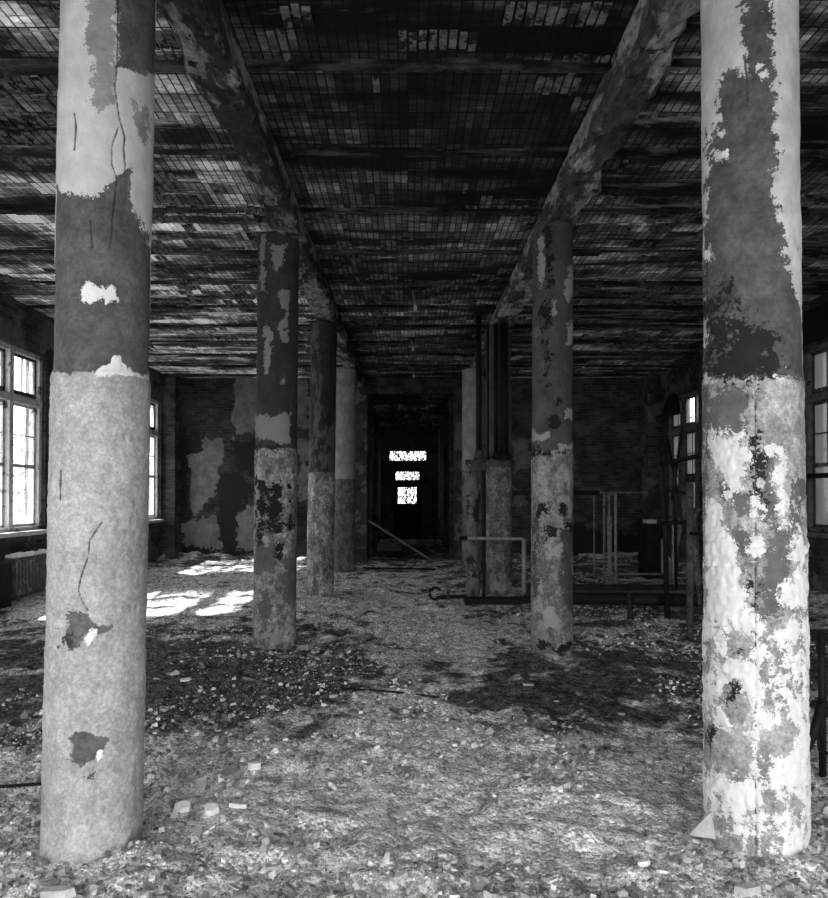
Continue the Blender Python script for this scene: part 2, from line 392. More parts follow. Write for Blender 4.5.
# loose tile webs hanging below the tile face
def tile_webs():
    mb = MB()
    for i in range(1500):
        y = random.uniform(2.2, 15.5); x = random.uniform(-6, 6.2)
        if abs(x-1.59) < .25 or abs(x+1.31) < .25: continue
        if fbm(np.array([x*.7]), np.array([y*.9]), 0, 55, 3)[0] < .47: continue
        xx = round(x/.068)*.068; yy = math.floor(y/.236)*.236
        for j in range(random.choice([1, 2, 3, 4, 5])):
            t = random.uniform(.004, .022); xa = xx+.068*j
            mb.box(xa+.008, xa+.058, yy+random.uniform(.01, .05), yy+random.uniform(.18, .226), H-t, H+.01, jit=.003)
    return mb.build('ceiling_tile_face', M['tile'], kind='stuff', label='broken pale faces of hollow clay tiles left on the ceiling', cat='ceiling tiles')
M['tile'] = mat_simple('exposed_clay_tile', .13, .9, .7, 9, peel=(.52, .02), stretch=(1, 1.5, 1))
tile_webs()

# walls -------------------------------------------------
LWIN = [(-1.4, .9), (3.4, 5.9), (8.5, 11.1), (13.75, 16.3)]
RWIN = [(-1.4, .9), (3.4, 5.9), (8.0, 10.55), (13.75, 16.1)]
def side_wall(name, x0, x1, wins):
    mb = MB(); mb.box(x0, x1, YF, YB+.3, -.3, ZS); mb.box(x0, x1, YF, YB+.3, ZT, H+.1); p = YF
    for a, b in wins: mb.box(x0, x1, p, a, ZS, ZT); p = b
    mb.box(x0, x1, p, YB+.3, ZS, ZT); return mb.build(name, M['wall_side'], kind='structure')
side_wall('wall_left', XL-.35, XL, LWIN); side_wall('wall_right', XR, XR+.35, RWIN)
def flat_grid(name, x0, x1, z0, z1, y, mat, white, black=(), whm=()):
    nx = int((x1-x0)/.04); nz = int((z1-z0)/.04); xs = np.linspace(x0, x1, nx); zs = np.linspace(z0, z1, nz); X, Z = np.meshgrid(xs, zs)
    px, py = proj(X, y, Z); a = layer(px, py, white, whm); b = layer(px, py, black) if black else np.full(px.shape, -30.)
    D = (a > 0)*.012 + (fbm(X*3, Z*3, 0, 31)-.5)*.03; Yv = y-D
    V = np.stack([X, Yv, Z], -1).reshape(-1, 3); I = np.arange(nx*nz).reshape(nz, nx)
    Fq = np.stack([I[:-1, :-1], I[:-1, 1:], I[1:, 1:], I[1:, :-1]], -1).reshape(-1, 4).tolist(); V = V.tolist(); n = len(V)
    V += [(x0, y-.0, z0), (x1, y-.0, z0), (x1, y, z1), (x0, y, z1), (x0, y+.3, z0), (x1, y+.3, z0), (x1, y+.3, z1), (x0, y+.3, z1)]
    Fq += [[n+4, n+7, n+6, n+5], [n, n+4, n+5, n+1], [n+1, n+5, n+6, n+2], [n+2, n+6, n+7, n+3], [n+3, n+7, n+4, n]]
    aa = np.concatenate([a.ravel(), [-30]*8]); bb = np.concatenate([b.ravel(), [-30]*8])
    return mesh_obj(name, V, Fq, mat, attrs={'white': aa, 'black': bb}, kind='structure')
flat_grid('wall_back_left', XL, CX0, -.3, H+.05, YB, M['wall_back_l'],
  [[(202,437),(218,438),(226,448),(219,470),(215,494),(196,514),(190,494),(189,456)], [(234,379),(308,379),(308,430),(256,434),(242,435),(233,441)],
   [(179,524),(203,518),(217,515),(219,538),(229,552),(208,556),(185,546)], [(238,512),(262,497),(262,555),(236,549)], [(296,440),(310,440),(310,500),(300,500)]],
  [[(176,440),(189,437),(202,437),(202,454),(188,456),(186,520),(176,520)], [(218,480),(232,470),(256,490),(236,515),(236,560),(226,560),(218,520)], [(160,545),(330,556),(330,575),(150,575)], [(234,442),(262,442),(262,480),(232,470)], [(330,370),(365,370),(365,600),(345,600)]])
flat_grid('wall_back_right', CX1, XR, -.3, H+.05, YB, M['wall_back_r'],
  [[(480,380),(492,380),(492,440),(484,450),(480,560)], [(512,440),(530,440),(532,466),(515,470)], [(512,486),(528,490),(526,505),(512,505)], [(600,492),(655,492),(655,494),(600,494)], [(648,380),(660,380),(658,520),(650,530)]],
  [[(560,520),(660,540),(660,580),(520,580)]])
mb = MB(); mb.box(XL, CX0, 0, .1, 0, .1) if False else None
mb.box(CX0-.3, CX0, YB+.3, CY, -.3, 4.5); mb.build('wall_corridor_left', M['wall_cor'], kind='structure')
mb = MB(); mb.box(CX1, CX1+.3, YB+.3, CY, -.3, 4.5); mb.build('wall_corridor_right', M['wall_cor'], kind='structure')
# end wall with transom, door opening
mb = MB(); T = [(-.74, .72, 2.98, 3.40)]; DX0, DX1, DH = -.56, .52, 2.72
mb.box(CX0-.3, CX1+.3, CY, CY+.25, 3.40, 4.5); mb.box(CX0-.3, -.74, CY, CY+.25, -.3, 3.40); mb.box(.72, CX1+.3, CY, CY+.25, -.3, 3.40)
mb.box(-.74, .72, CY, CY+.25, DH, 2.98); mb.box(-.74, DX0, CY, CY+.25, -.3, DH); mb.box(DX1, .72, CY, CY+.25, -.3, DH)
mb.build('wall_corridor_end', M['wall_cor'], kind='structure')
# header above the corridor mouth, joined to the main ceiling
mb = MB(); mb.box(CX0, CX1, YB, YB+.3, 4.30, H+.1); mb.build('trim_1', M['wall_cor'], kind='structure')
for i, (y, z) in enumerate(((19.3, 4.2), (21.6, 4.24), (23.6, 4.22))):
    mb = MB(); mb.box(CX0, CX1, y, y+.3, z, 4.4); mb.build('trim_%d' % (i+2), M['beam_left'], kind='structure')
# pilasters and jambs in the corridor
n = 5
for (x, y) in ((CX0, 17.6), (CX1, 17.6), (CX0, 20.4), (CX1, 20.4)):
    mb = MB(); mb.box(x-.02, x+(.10 if x < 0 else -.10)*1, y, y+.35, 0, 4.25) if x < 0 else mb.box(x-.10, x+.02, y, y+.35, 0, 4.25)
    mb.build('trim_%d' % n, M['wall_cor'], kind='structure'); n += 1
mb = MB(); mb.box(1.10, 1.13, 23.4, 23.5, .8, 4.05); mb.build('trim_%d' % n, M['frame_white'], kind='structure', bevel=.01); n += 1
# wall pilasters in the two far corners
mb = MB(); mb.box(XR-.35, XR+.01, 16.35, YB, 0, H); mb.box(5.95, XR+.01, 12.9, 13.3, 0, H); mb.build('trim_%d' % n, M['wall_side'], kind='structure', bevel=.02); n += 1
mb = MB(); mb.box(XL-.01, XL+.3, 16.45, YB, 0, H); mb.build('trim_%d' % n, M['wall_side'], kind='structure', bevel=.02); n += 1
mb = MB(); mb.box(XL-.01, XL+.05, YF, YB, 4.45, 4.7); mb.box(XR-.05, XR+.01, YF, YB, 4.45, 4.7); mb.build('trim_%d' % n, M['wall_side'], kind='structure', bevel=.01); n += 1
# wall behind the camera: two wide loading openings
mb = MB(); mb.box(XL-.35, XR+.35, YF-.3, YF, 3.5, H+.1); mb.box(XL-.35, -4.4, YF-.3, YF, -.3, 3.5); mb.box(4.6, XR+.35, YF-.3, YF, -.3, 3.5); mb.box(-.5, .6, YF-.3, YF, -.3, 3.5)
mb.build('wall_front', M['wall_side'], kind='structure')
portal((-2.45, YF-.05, 1.75), (math.pi/2, 0, 0), 3.9, 3.5); portal((2.6, YF-.05, 1.75), (math.pi/2, 0, 0), 4.0, 3.5)

# windows -------------------------------------------------
def window(idx, side, y0, y1, nl=3, full=True):
    x = XL if side < 0 else XR; s = side     # outward = s
    root = empty('window_%d' % idx, (x, (y0+y1)/2, ZS), kind='structure')
    def P(mb, name, mat, par, bev=.006): 
        o = mb.build(name, mat, par, bevel=bev)
        o.matrix_parent_inverse = Matrix.Translation(-Vector(root.location)); return o
    def bx(mb, d0, d1, a, b, z0, z1):        # d: outward depth
        xa, xb = sorted((x+s*d0, x+s*d1)); mb.box(xa, xb, a, b, z0, z1)
    fr = MB(); w_ = (y1-y0-.16-.11*(nl-1))/nl
    bx(fr, .06, .24, y0, y0+.08, ZS, ZT); bx(fr, .06, .24, y1-.08, y1, ZS, ZT); bx(fr, .06, .24, y0, y1, ZT-.08, ZT); bx(fr, .06, .24, y0, y1, ZS, ZS+.07)
    bx(fr, .05, .24, y0, y1, 3.12, 3.24)
    p = y0+.08; 
    for i in range(nl):
        if i: bx(fr, .04, .24, p-.11, p, ZS, ZT)
        p += w_+.11
    P(fr, 'window_frame', M['frame_white' if side < 0 else 'frame_grey'], root)
    sl = MB(); bx(sl, -.10, .30, y0-.08, y1+.08, ZS-.07, ZS); P(sl, 'window_sill', M['frame_white' if side < 0 else 'frame_grey'], root)
    p = y0+.08
    for i in range(nl):
        a, b = p, p+w_
        # upper transom light
        t = MB(); e = .045; bx(t, .12, .16, a, a+e, 3.24, ZT-.08); bx(t, .12, .16, b-e, b, 3.24, ZT-.08); bx(t, .12, .16, a, b, 3.24, 3.24+.09); bx(t, .12, .16, a, b, ZT-.08-e, ZT-.08)
        bx(t, .13, .155, (a+b)/2-.011, (a+b)/2+.011, 3.24, ZT-.08)
        P(t, 'transom_sash', M['frame_dark'], root, .004)
        t = MB(); bx(t, .12, .16, a, a+e, ZS+.07, 3.12); bx(t, .12, .16, b-e, b, ZS+.07, 3.12)
        for z in (ZS+.07, 2.08, 3.12-e): bx(t, .12, .16, a, b, z, z+.06 if z > 2 and z < 3 else z+e)
        bx(t, .13, .155, a, b, 2.60, 2.622); bx(t, .13, .155, (a+b)/2-.011, (a+b)/2+.011, 2.1, 3.1) if side > 0 else None
        P(t, 'window_sash', M['frame_white'] if side < 0 else M['frame_dark'], root, .004)
        g = MB()
        for (za, zb) in ((3.33, 3.88), (2.14, 3.08), (1.16, 2.08)):
            if random.random() < (.25 if side < 0 else .05): continue
            bx(g, .138, .143, a+e, b-e, za, zb)
        if g.v: P(g, 'window_pane', M['glass'] if side < 0 else M['glass_dimming'], root, 0)
        p += w_+.11
    portal((x+s*.33, (y0+y1)/2, (ZS+ZT)/2), (0, (-math.pi/2 if s < 0 else math.pi/2), 0), ZT-ZS, y1-y0)
    return root
k = 1
for a, b in LWIN: window(k, -1, a, b); k += 1
for a, b in RWIN: window(k, 1, a, b); k += 1

# end door with glazed panels and transom above
rt = empty('window_9', (0, CY, 2.98), kind='structure')
def PL(mb, name, mat, root, bev=.004, **kk):
    o = mb.build(name, mat, root, bevel=bev, **kk); o.matrix_parent_inverse = Matrix.Translation(-Vector(root.location)); return o
t = MB(); t.box(-.74, .72, CY+.06, CY+.12, 2.98, 3.01); t.box(-.74, .72, CY+.06, CY+.12, 3.37, 3.40)
for x in (-.74, -.38, -.02, .34, .69): t.box(x, x+.03, CY+.06, CY+.12, 2.98, 3.40)
PL(t, 'window_frame', M['wood_dark'], rt)
t = MB(); t.box(-.74, .72, CY+.088, CY+.092, 3.0, 3.38); PL(t, 'window_pane', M['glass'], rt, 0)
rt = empty('door_1', (0, CY, 0), kind='structure')
t = MB(); y0, y1 = CY+.05, CY+.11
t.box(DX0, DX1, y0, y1, 2.58, DH); t.box(DX0, DX1, y0, y1, 1.98, 2.26); t.box(DX0, -.47, y0, y1, 0, DH); t.box(.43, DX1, y0, y1, 0, DH)
t.box(-.5, -.385, y0, y1, 1.3, 2.0); t.box(.32, .46, y0, y1, 1.3, 2.0); t.box(DX0, DX1, y0, y1, -.05, 1.35)
t.box(-.4, .34, y0+.01, y1-.01, 1.60, 1.63); t.box(-.05, -.02, y0+.01, y1-.01, 1.3, 2.6)
PL(t, 'door_leaf', M['wood_dark'], rt)
t = MB(); t.box(-.48, .44, CY+.078, CY+.082, 1.3, 2.6); PL(t, 'door_pane', M['glass'], rt, 0)
t = MB(); t.tube([(.36, CY+.05, 1.05), (.36, CY-.02, 1.05)], .03, 10); PL(t, 'door_handle', M['steel_pale'], rt)

# ---------------- beams ----------------
def beam(x0, x1, zb, mat, label):
    ys = np.arange(YF, YB+.02, .06); prof = []
    pr = [(x0, H+.02), (x0, (H+zb)/2), (x0, zb+.03), (x0+.03, zb), (x0*.6+x1*.4, zb), ((x0*.4+x1*.6), zb), (x1-.03, zb), (x1, zb+.03), (x1, (H+zb)/2), (x1, H+.02)]
    V = []; n = len(pr)
    cx, cz = (x0+x1)/2, (zb+H)/2
    for y in ys:
        for (x, z) in pr:
            d = (fbm(np.array([x*4]), np.array([y*3.]), z*4, 41, 4)[0]-.5)*.14; e = (vnoise(np.array([x*20]), np.array([y*14]), z*20, 43)[0]-.5)*.035
            s_ = 1 if z < H else 0
            V.append((x+(1 if x > cx else -1)*(d+e)*s_, y, z-(d+e)*s_*(1 if z < cz else 0)))
    Fc = []
    for i in range(len(ys)-1):
        for k in range(n): k2 = (k+1) % n; Fc.append([i*n+k, i*n+k2, (i+1)*n+k2, (i+1)*n+k])
    Fc.append(list(range(n))[::-1]); Fc.append([(len(ys)-1)*n+k for k in range(n)])
    return mesh_obj('concrete_beam', V, Fc, mat, label=label, cat='beam')
beam(1.44, 1.74, 4.44, M['beam_right'], 'scaling pale concrete beam along the ceiling over the right row of columns')
beam(-1.46, -1.16, 4.44, M['beam_left'], 'dark sooty concrete beam along the ceiling over the left row of columns')

# ---------------- columns ----------------
def column(x, y, r, mat, label, L, leanx=0., ztop=4.46, nth=72, dz=.04, zstep=2.12, lip=.008, groove=None, seed=0, rough=.004, crack=(), ragbase=0., soft=()):
    nz = int(ztop/dz)+2; th = np.linspace(0, 2*math.pi, nth, endpoint=False); zs = np.linspace(-.06, ztop, nz)
    T, Z = np.meshgrid(th, zs); cxx = leanx*(Z/4.0)
    vdir = math.atan2(-y, -x)                 # towards the camera
    d = (T-vdir+math.pi) % (2*math.pi)-math.pi
    db = np.where(np.abs(d) > math.pi/2, np.sign(d)*math.pi-d, d)
    Pxx = x+cxx+r*np.cos(vdir+db); Pyy = y+r*np.sin(vdir+db); Zs = np.where(np.abs(d) > math.pi/2, (Z+.37) , Z)
    px, py = proj(Pxx, Pyy, Zs)
    A = {}
    for kx in ('mid', 'dark', 'black', 'white'):
        pl = L.get(kx, ()); A[kx] = layer(px, py, pl, L.get(kx+'_minus', ())) if pl else np.full(px.shape, -30.)
    for p in soft:
        q_ = np.clip(sdf(px, py, p)/6, 0, 1); A['white'] = A['white']*(1-q_) + np.clip(A['white'], -3., 1.6)*q_
    cr = np.full(px.shape, 30.)
    for ln in crack: cr = np.minimum(cr, ldist(px, py, ln))
    A['crack'] = cr
    stepn = (fbm(np.cos(T)*3, np.sin(T)*3, Z*0, seed+60)-.5)*.02
    A['low'] = (zstep+stepn-Z)*30
    lowm = 1/(1+np.exp(-(zstep+stepn-Z)*120))
    ct, st = np.cos(T), np.sin(T)
    rr = r + lip*lowm + (fbm(ct*r*8, st*r*8, Z*5, seed+70, 3)-.5)*rough*3 + (vnoise(ct*r*55, st*r*55, Z*50, seed+71)-.5)*rough*(.5+lowm)
    rr = rr - .005*np.clip(A['dark']/2, 0, 1) + (.004+.012*(vnoise(ct*r*60, st*r*60, Z*45, seed+90)-.35)*(seed == 2))*np.clip(A['white']/2, 0, 1) - .006*np.clip(1.2-cr, 0, 1)
    if ragbase: rr = rr*(1-ragbase*np.clip((.06-Z)/.06, 0, 1)*vnoise(ct*5, st*5, 0*Z, seed+3))
    if groove is not None:                    # vertical seam, px offset
        gx = np.abs(px-groove); rr = rr - .008*np.clip(1.3-gx, 0, 1)*lowm*(np.abs(d) < 1.6); A['crack'] = np.minimum(A['crack'], np.where((np.abs(d) < 1.6) & (lowm > .5), gx*.9+.45, 30))
    V = np.stack([cxx+rr*ct, rr*st, Z], -1).reshape(-1, 3); I = np.arange(nz*nth).reshape(nz, nth); J = np.roll(I, -1, 1)
    Fq = np.stack([I[:-1], J[:-1], J[1:], I[1:]], -1).reshape(-1, 4).tolist(); Fq.append(I[-1].tolist()); Fq.append(I[0].tolist()[::-1])
    return mesh_obj('concrete_column', V, Fq, mat, smooth=True, attrs=A, loc=(x, y, 0), label=label, cat='column')

g = 1
L1 = dict(
 dark=[[(40,187),(57,187),(62,192),(72,191),(80,195),(93,196),(102,190),(104,186),(117,183),(118,177),(128,171),(130,187),(130,204),(137,217),(143,230),(148,235),(152,249),(170,260),(170,372),(40,372)],
       [(115,-30),(119,40),(118,66),(127,68),(134,72),(143,74),(149,72),(170,76),(170,-30)], [(65,613),(76,609),(88,612),(95,623),(110,628),(100,635),(86,632),(80,646),(70,651),(65,637)], [(70,736),(83,729),(106,739),(104,752),(80,766),(71,759)], [(82,775),(96,770),(96,779),(84,781)]],
 mid=[[(86,-20),(114,-20),(114,60),(112,100),(98,112),(88,104),(93,90),(88,55)], [(134,105),(145,112),(146,140),(138,130)]],
 white=[[(80,300),(82,287),(92,284),(102,286),(114,282),(119,289),(118,300),(108,302),(103,297),(95,300)], [(96,375),(102,366),(110,363),(113,355),(121,357),(123,367),(130,369),(136,375)], [(86,640),(96,628),(98,636),(88,650)], [(96,752),(103,750),(104,758),(97,760)]],
 black=[[(64,616),(68,613),(69,648),(65,640)]])
cr1 = [[(118,-5),(118,40),(117.5,67),(115,88),(119.5,117),(125,137),(124,150),(126,170)], [(118.5,127),(112,147),(112,164),(117,177),(117,187),(113.5,214),(111,250)], [(90,220),(92,247)], [(74,113),(76,127),(74,150)],
       [(102,522),(90,540),(88.5,557),(82,574),(78.5,590),(82,600),(88,610)], [(62,470),(61,500)]]
M['c1'] = mat_column('pale_paint_over_grey_render', .60, .36, .27, .10, .04, .74, amp=8, ns=26, grain=.14, mott=.10, ms=16, speck=.25)
column(-1.50, 3.12, .2105, M['c1'], 'nearest left column, pale cracked paint over grey render above a pebbly lower half', L1, leanx=.052, nth=230, dz=.0075, zstep=2.17, crack=cr1, seed=1, ragbase=.05)

R1 = dict(
 dark=[[(746,-30),(743,20),(743.5,50),(737.5,65),(730,68),(722,75),(720,100),(717.5,132),(708.5,134),(707,160),(707,187),(703.5,217),(704,260),(703,300),(702,345),(690,350),(690,380),(820,380),(812,320),(798.5,300),(788.5,274),(787,254),(789,235),(783.5,230),(778.5,204),(773,195),(775,187),(775,160),(779.5,154),(778.5,137),(775,127),(777,97),(773,77),(773.5,50),(772,23),(773.5,-30)]],
 dark_minus=[[(715,152),(723.5,153.5),(725,157),(716,158.5)], [(740,60),(745,60),(745,75),(740,72)], [(706,251),(711,254),(707,258)]],
 mid=[[(700,384),(748,384),(748,440),(735,445),(700,470)], [(700,470),(712,475),(712,560),(708,600),(700,600)], [(714,470),(735,490),(752,490),(752,600),(746,600),(738,560),(726,510),(716,490)], [(757,560),(775,520),(792,540),(790,575),(780,600),(785,625),(757,622)], [(760,445),(776,455),(772,480),(778,510),(760,520)], [(785,475),(803,480),(803,525),(790,535)]],
 black=[[(705,307),(721,295),(722,317),(732,317),(737,323),(755,327),(768.5,329),(775,340),(778.5,360),(772,377),(707,377)], [(749,435),(757,437),(757,490),(750,490)], [(738,570),(750,580),(752,600),(742,598)], [(705,720),(711,722),(712,740),(705,745)], [(726,665),(735,660),(740,690),(728,700)]],
 white=[[(715,152),(723.5,153.5),(725,157),(716,158.5)], [(759,67),(761.5,68),(761,75),(759,74)], [(706,251),(711,254),(707,258)], [(706,378),(716,380),(716,383),(706,383)], [(777,381),(782,374),(790,383)],
   [(710,432),(720,429),(738,435),(743,429.5),(748,455),(746,492),(738,490),(727.5,483),(727.5,471),(714.5,471),(713,450)],
   [(710,487),(717,490),(726,516),(736,557),(746,591),(748,625),(709,625),(706,563),(707,522)], [(756,531),(762,531),(764,548),(761,560),(752,548)],
   [(766.5,447),(782.5,444),(784,476),(784,522),(781,528),(779.5,499),(772,484),(777,458)], [(798,528),(806,540),(806,622),(787,622),(777,591),(793,571),(790,545)], [(728,495),(732,493),(732,510),(728,512)],[(752,500),(755,500),(756,560),(752,560)],
   [(700,618),(810,614),(812,800),(812,870),(756,870),(756,800),(740,820),(712,812),(710,850),(700,850)]],
 white_minus=[[(728,628),(753,625),(753,659),(728,659)], [(723,681),(742,678),(753,718),(751,731),(735,734),(721,703)], [(704,725),(714,718),(735,734),(754,734),(754,781),(723,775),(714,781),(704,750)],
   [(757,725),(795,721),(792,750),(773,759),(770,784),(757,775)], [(757,606),(788,600),(792,622),(776,627),(760,618)], [(711,818),(735,826),(754,818),(754,860),(712,850)], [(788,793),(801,799),(798,815),(788,812)],
   [(762,640),(770,636),(772,650),(764,652)], [(776,650),(782,648),(783,664),(777,665)], [(764,672),(772,670),(771,690),(765,692)], [(786,680),(791,678),(790,694),(786,694)], [(778,700),(786,700),(784,712),(779,712)], [(708,640),(714,640),(713,670),(708,668)], [(716,790),(724,792),(722,806),(716,804)], [(764,790),(772,788),(771,800),(765,802)], [(773,825),(784,822),(782,842),(774,842)]])
M['c2'] = mat_column('white_paint_flaking_off_grey_render', .58, .32, .12, .095, .018, .70, amp=17, ns=26, grain=.14, mott=.22, ms=12, speck=.7)
column(1.655, 3.12, .2105, M['c2'], 'nearest right column, blotched white flaking paint below a long exposed grey strip', R1, leanx=-.004, nth=230, dz=.0075, zstep=2.165, groove=755.5, seed=2, ragbase=.05, soft=([(757,600),(806,600),(806,725),(757,725)], [(700,620),(728,620),(728,720),(700,720)], [(757,780),(810,780),(810,870),(757,870)], [(700,800),(754,800),(754,860),(700,860)]),
       crack=[[(744,55),(747,80),(747,105)], [(705,230),(706,300)]])
L2 = dict(white=[[(261,224),(264,226),(264,290),(261,292)], [(271,244),(287,244),(285,257),(275,275),(271,253)], [(280,291),(288,291),(288,307),(284,307)], [(264,328),(268,327),(273,339),(268,374),(264,375),(263.5,350)], [(272,322),(280,323),(287,315),(287.5,327),(280,330)], [(282,331),(288,331),(286,344),(281,344)], [(279,378),(284,375),(285.5,380),(281.5,384)], [(254,414),(291,414),(291,440),(287,446),(280,444),(275,440),(254,440)], [(262,632),(268,628),(270,640),(258,642)], [(272,636),(281,634),(281,642),(272,642)]],
 black=[[(259,482),(266,480),(264,530),(260,540)], [(268,490),(280,482),(283,525),(272,535),(266,515)], [(255,445.5),(300,447),(300,449.5),(255,448.5)], [(276,548),(283,545),(283,556),(277,558)], [(288,486),(292,484),(292,520),(289,520)]],
 mid=[[(256,540),(275,545),(272,570),(256,570)], [(282,560),(298,545),(298,600),(284,600)], [(262,590),(270,590),(270,620),(262,625)]])
M['c3'] = mat_column('sooty_column_with_pale_scars', .040, .19, .09, .03, .010, .22, mott=.4, speck=.7, amp=7, ns=12, grain=.2, peel_low=(.56, .26))
column(-1.475, 7.2, .225, M['c3'], 'second left column, dark upper half with pale scars, black blistering below mid height', L2, nth=110, dz=.02, zstep=2.13, seed=3, ragbase=.12, leanx=.03)
R2 = dict(white=[[(538,238),(543,236),(544,285),(540,290)], [(569,268),(575,268),(575,293),(566,302)], [(570,321),(576,322),(574,344),(566,344)], [(553,300),(556,300),(558,318),(554,316)], [(563,409),(575,408),(573,421),(563,419)], [(532,430),(542,433),(549,433),(553,441),(532,441)], [(559,445),(575,441),(575,451),(559,449.5)], [(544,612),(548,604),(556,609),(561,622),(553,630),(544,627)], [(541,497),(546,495),(546,500),(541,500)], [(548,545),(560,543),(560,556),(549,558)]],
 black=[[(546,232),(550,232),(549,330),(547,400),(545,400),(546,300)], [(552,413),(559,400),(558,425),(551,425)], [(530,452.5),(580,452.5),(580,455),(530,455)], [(560,503),(567,500),(568,524),(562,528)], [(546,531),(556,530),(554,538),(547,538)], [(540,507),(542,507),(542,514),(540,514)], [(534,645),(550,640),(556,650),(568,645),(562,656),(548,650),(536,652)]],
 mid=[[(534,515),(537,515),(537,600),(534,600)], [(560,530),(574,530),(574,620),(562,600)], [(550,225),(572,226),(571,262),(550,262)]])
M['c4'] = mat_column('grey_column_with_pale_scars', .075, .19, .06, .03, .012, .30, mott=.32, speck=.6, amp=7, ns=12, grain=.2, peel_low=(.60, .11), peel=(.6, .14))
column(1.51, 6.85, .208, M['c4'], 'second right column, grey with a black vertical slot and a pale scar near its foot', R2, nth=110, dz=.02, zstep=2.075, seed=4, ragbase=.15, leanx=.02)
M['c5'] = mat_column('streaked_grey_column', .10, .17, .06, .03, .012, .26, mott=.4, speck=.7, amp=6, ns=10, grain=.2, peel=(.5, .035), peel_low=(.5, .27))
column(-1.45, 10.72, .215, M['c5'], 'third left column, shade painted down its right side, with a dark triangular scar', dict(black=[[(313,455),(321,441),(328,455)]], dark=[[(318,322),(340,322),(340,400),(328,440),(322,400)]]), nth=64, dz=.04, zstep=2.0, seed=5, ragbase=.1, leanx=.06)  # dark polygon paints shade on the side turned from the windows
M['c6'] = mat_column('pale_grey_column', .28, .11, .06, .03, .012, .24, mott=.3, amp=6, ns=10, grain=.15, peel=(.66, .1), peel_low=(.6, .2))
column(-1.42, 14.5, .245, M['c6'], 'fourth left column, smooth pale grey above and darker below', {}, nth=56, dz=.05, zstep=2.0, seed=6)
M['c7'] = mat_column('stained_grey_column', .09, .14, .06, .03, .012, .24, mott=.35, speck=.6, amp=6, ns=10, grain=.2, peel_low=(.55, .24), peel=(.6, .13))
column(1.53, 10.95, .21, M['c7'], 'third right column, stained grey, half hidden above by black upright pipes', dict(white=[[(490,592),(497,570),(502,592)]]), nth=56, dz=.04, zstep=2.1, seed=7)
M['c8'] = mat_column('white_topped_far_column', .34, .16, .06, .03, .012, .24, mott=.3, speck=.5, amp=6, ns=10, grain=.15, peel=(.64, .1), peel_low=(.55, .07))
column(1.44, 14.6, .22, M['c8'], 'fourth right column, pale upper half seen left of the tall black pipe', {}, nth=56, dz=.05, zstep=2.2, seed=8)
# half columns at the corridor mouth
for (x, lab) in ((CX0-.16, 'rough pilaster at the left side of the corridor mouth'), (CX1+.14, 'rough pilaster at the right side of the corridor mouth')):
    mb = MB()
    for i in range(44): z = i*.1; jx = random.uniform(-.012, .012); mb.box(x-.16+jx, x+.16+jx*.5, YB-.30, YB-.045, z-.02, z+.102)
    mb.build('pilaster', M['pil'] if 'pil' in M else M.setdefault('pil', mat_simple('peeling_pilaster', .07, .9, .5, 4, peel=(.55, .2))), label=lab, cat='pilaster')

# ---------------- pipes by the third right column ----------------
t = empty('steam_pipe', (1.13, 10.35, 0), label='tall thin black pipe with a flanged top left of the third right column', cat='pipe')
MB().tube([(0, 0, 2.15), (0, 0, 4.52)], .045, 14).build('pipe', M['steel_dark'], t, smooth=True)
MB().tube([(0, 0, 4.50), (0, 0, 4.56)], .085, 16).build('flange', M['steel_dark'], t)
mb = MB(); mb.tube([(-.0, 0, 2.02), (0, 0, 2.1), (0, 0, 2.2), (0, 0, 2.34)], [.12, .125, .09, .06], 14); mb.tube([(-.09, -.1, 2.2), (.1, -.1, 2.16)], .03, 8); mb.build('valve', M['steel_rust'], t)
zz = np.linspace(-.03, 2.2, 40); ob = MB(); ob.tube([(1.04+.012*math.sin(z*5), 10.5, z) for z in zz], [.105+.014*math.sin(z*9)+random.uniform(-.006, .006) for z in zz], 18)
ob.build('lagged_pipe', M['lag'], smooth=True, label='thick pipe in crumbling plaster lagging beside the third right column', cat='pipe')
ob = MB(); ob.tube([(1.215, 10.42, z) for z in (0, 2.1)], .028, 10); ob.build('drain_pipe', M['steel_dark'], label='slim black pipe rising from the floor between lagged pipe and third right column', cat='pipe')
for (xx, r, lab) in ((1.30, .018, 'thinnest black upright pipe in front of the third right column'), (1.43, .036, 'middle black upright pipe in front of the third right column'), (1.565, .07, 'thickest black upright pipe on the third right column')):
    t = empty('upright_pipe', (xx, 10.56, 0), label=lab, cat='pipe')
    MB().tube([(0, 0, 2.28), (0, 0, 4.42)], r, 14).build('pipe', M['steel_dark'], t, smooth=True)
    mb = MB(); mb.tube([(0, 0, 2.2), (0, 0, 2.26), (0, 0, 2.33)], [r*1.5, r*1.7, r*1.2], 14); mb.tube([(0, -.0, 2.24), (.06, -.06, 2.24)], r*.7, 8); mb.build('pipe_clamp', M['steel_dark'], t)

# ---------------- small barrier and scrap at its foot ----------------
t = empty('pipe_barrier', (1.3, 10.1, 0), label='short pale pipe rail with one post in front of the third right column', cat='railing')
MB().tube([(-.46, 0, .96), (.46, 0, .955), (.50, 0, .93)], .028, 10).build('rail', M['steel_pale'], t, smooth=True)
MB().tube([(.50, 0, -.03), (.50, 0, .95)], .036, 10).build('post', M['steel_pale'], t, smooth=True)
MB().tube([(-.5, 0, .96), (-.38, 0, .96)], .034, 10).build('coupling', M['steel_dark'], t)
mb = MB(); mb.box(.85, 1.92, 9.80, 10.04, -.02, .07); mb.build('steel_channel', M['steel_dark'], bevel=.01, label='dark steel channel lying at the foot of the pipe rail', cat='steel channel')
t = empty('pipe_fitting', (.62, 10.0, .02), label='dark scrap pipe fitting with rings lying left of the lagged pipe', cat='pipe fitting')
a = [(-.2+.09*math.cos(q), .0, .10+.09*math.sin(q)) for q in np.linspace(.6, 5.4, 14)]
